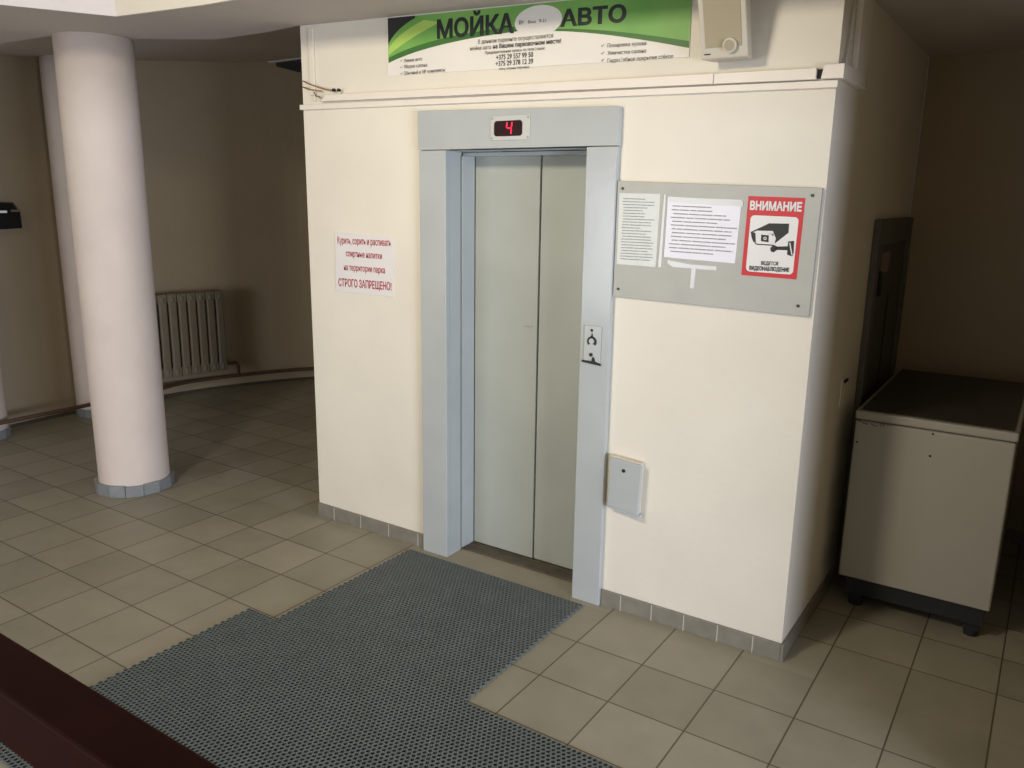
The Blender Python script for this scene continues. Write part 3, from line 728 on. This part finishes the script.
poly('hood_highlight', [(214,262),(238,262),(250,290),(245,296),(230,270),(214,270)], M['signwhite'], .0004)
def let(body, z0, z1, hz, mt, bold):
    a = zp(*z0); b = zp(*z1); h = zp(z0[0], z0[1]-hz)[1]-a[1]
    return lettering('lettering', body, a, b, h, y5-.0004, mt, pn, bold)
let('ВНИМАНИЕ', (108,137), (393,147), 52, M['signwhite'], .045)
let('ВЕДЕТСЯ', (170,438), (264,442), 21, M['black'], .04)
let('ВИДЕОНАБЛЮДЕНИЕ', (106,466), (325,478), 24, M['black'], .045)
rebase(t, (-.17,yB,1.56))

# ------------------------------------------------------------------ small grey wall box
t = empty('wall_box', (-.71,0,.49), 'small grey lock box with a keyhole, low on the wall right of the elevator', 'box')
mb = MB(); mb.wall_prism([(-.800,.505),(-.650,.490),(-.645,.728),(-.795,.738)], -.035, -.0005); mb.build('box_body', M['white'], t, bevel=.003)
mb = MB(); mb.wall_prism([(-.792,.512),(-.642,.492),(-.636,.724),(-.786,.735)], -.052, -.036); mb.build('box_lid', M['steel'], t, bevel=.004)
c = P(623.5,471,'y',-.054); mb = MB(); mb.cyl((c.x,-.055,c.z), 'y', .008, .003, 14); mb.build('keyhole', M['gap'], t)
mb = MB(); mb.wall_prism([(-.795,.500),(-.648,.479),(-.636,.484),(-.638,.492),(-.792,.511)], -.048, -.012); mb.build('bottom_lip', M['steel'], t, bevel=.002)
rebase(t, (-.71,0,.49))

# small switch on the side wall
t = empty('wall_switch', (0,.66,1.0), 'small worn switch on the dark side wall beside the freezer', 'switch')
mb = MB(); mb.box(.0005, .006, .60, .72, .95, 1.08); mb.build('switch_plate', M['wall'], t, bevel=.003)
mb = MB(); mb.box(.0061, .014, .63, .69, 1.055, 1.066); mb.build('dark_slot', M['gap'], t)
rebase(t, (0,.66,1.0))

# ------------------------------------------------------------------ chest freezer
def freezer():
    x0, x1, y0, y1, zb, zt = .078, .686, .60, 1.70, .165, .905
    t = empty('chest_freezer', ((x0+x1)/2,(y0+y1)/2,0), 'white chest freezer on short legs in the dark corner beside the elevator wall', 'freezer')
    mb = MB(); mb.box(x0, x1, y0, y1, zb, zt); mb.build('cabinet', M['freezer'], t, bevel=.008, seg=3)
    mb = MB(); mb.box(x0-.002, x1+.006, y0-.008, y1, zt+.006, zt+.045); lid = mb.build('lid', M['freezer'], t, bevel=.008, seg=3)
    mb = MB(); mb.box(x0+.016, x1-.012, y0+.012, y1-.02, zt+.0452, zt+.049); mb.build('lid_top', M['freezerlid'], lid, bevel=.002)  # thin panel carrying the painted shade of the lid's top
    mb = MB(); mb.box(x0+.01, x1-.01, y0+.006, y1-.01, zt+.0002, zt+.0058); mb.build('gasket', M['printdark'], t)
    for sx in (x0+.07, x1-.06):
        for sy in (y0+.10, y1-.08):
            mb = MB(); mb.box(sx-.03, sx+.03, sy-.03, sy+.03, .03, .0795); mb.tube([(sx,sy,.0005),(sx,sy,.03)], .03, 14)
            mb.build('leg', M['gap'], t, bevel=.002)  # near-black legs, shade under the cabinet put into their colour
    mb = MB(); mb.box(x0+.03, x1-.02, y0+.03, y1-.03, .08, zb-.0005); mb.build('underside_shade', M['gap'], t)  # near-black box, shaped to put shade under the cabinet
    yf = y0-.0006
    for a, b in ((857,442),(933,434),(930,456)):
        c = P(a, b, 'y', yf); mb = MB(); mb.cyl((c.x, y0-.003, c.z), 'y', .0045, .0029, 10); mb.build('rivet', M['gap'], t)
    mb = MB()
    for l in ([(858,420.5),(861,421.5)], [(862,422.5),(868,424.5)], [(871,423.5),(873,425.5),(877,426)], [(880,426.5),(882,423),(884,427)]):
        pts = [P(a, b, 'y', yf-.001) for a, b in l]; mb.tube(pts, .0022, 6)
    mb.build('worn_badge', M['printdark'], t)
    rebase(t, ((x0+x1)/2,(y0+y1)/2,0))
freezer()

# ------------------------------------------------------------------ honeycomb rubber mat
def inside(x, y):
    if y > -.078 or y < -2.105: return False
    if y > -.985: return -1.925 < x < -.885
    return -2.095 < x < .82
def mat_mesh():
    p = .0200; ry = p*math.sqrt(3)/2; cells = {}
    j0 = int(-2.2/ry); 
    for j in range(j0, 0):
        for i in range(-115, 60):
            x = (i+(.5 if j & 1 else 0))*p; yv = j*ry
            if inside(x, yv): cells[(i,j)] = (x, yv)
    R = p/math.sqrt(3); ri = R*.72; H = .011
    ang = [math.radians(30+60*k) for k in range(6)]
    vs = []; fs = []
    def nb(i, j, k):
        o = j & 1
        return [(i+o, j+1), (i-1+o, j+1), (i-1, j), (i-1+o, j-1), (i+o, j-1), (i+1, j)][k]
    for (i, j), (x, yv) in cells.items():
        n = len(vs); hz = H
        for a in ang: vs.append((x+R*math.cos(a), yv+R*math.sin(a), hz))
        for a in ang: vs.append((x+ri*math.cos(a), yv+ri*math.sin(a), hz))
        for a in ang: vs.append((x+ri*math.cos(a), yv+ri*math.sin(a), .0015))
        for k in range(6):
            q = (k+1) % 6
            fs.append((n+k, n+q, n+6+q, n+6+k)); fs.append((n+6+k, n+6+q, n+12+q, n+12+k))
            if nb(i, j, k) not in cells:
                m_ = len(vs); vs.append((vs[n+k][0], vs[n+k][1], .0005)); vs.append((vs[n+q][0], vs[n+q][1], .0005))
                fs.append((n+q, n+k, m_, m_+1))
        fs.append((n+12, n+13, n+14, n+15, n+16, n+17))
    me = bpy.data.meshes.new('rubber_mat'); me.from_pydata(vs, [], fs); me.update()
    me.materials.append(M['rubber']); me.materials.append(M['holeshade'])
    for pgn in me.polygons:
        if len(pgn.vertices) == 6: pgn.material_index = 1  # hole bottoms take the painted shade
    o = bpy.data.objects.new('rubber_mat', me); COL.objects.link(o)
    tag(o, 'dark grey honeycomb rubber mat with notched edges on the tiles in front of the elevator', 'mat')
mat_mesh()

# ------------------------------------------------------------------ handrail by the camera
t = empty('handrail', (.2,-2.7,0), 'dark varnished wooden handrail crossing the bottom left corner of the view', 'handrail')
mb = MB(); mb.box(-1.55, .849, -2.737, -2.668, 1.168, 1.25); mb.build('wooden_rail', M['rail'], t, bevel=.006, seg=3)
for x in (-1.5, .8):
    mb = MB(); mb.box(x-.02, x+.02, -2.722, -2.682, .0005, 1.1678); mb.build('post', M['iron'], t, bevel=.002)
rebase(t, (.2,-2.7,0))
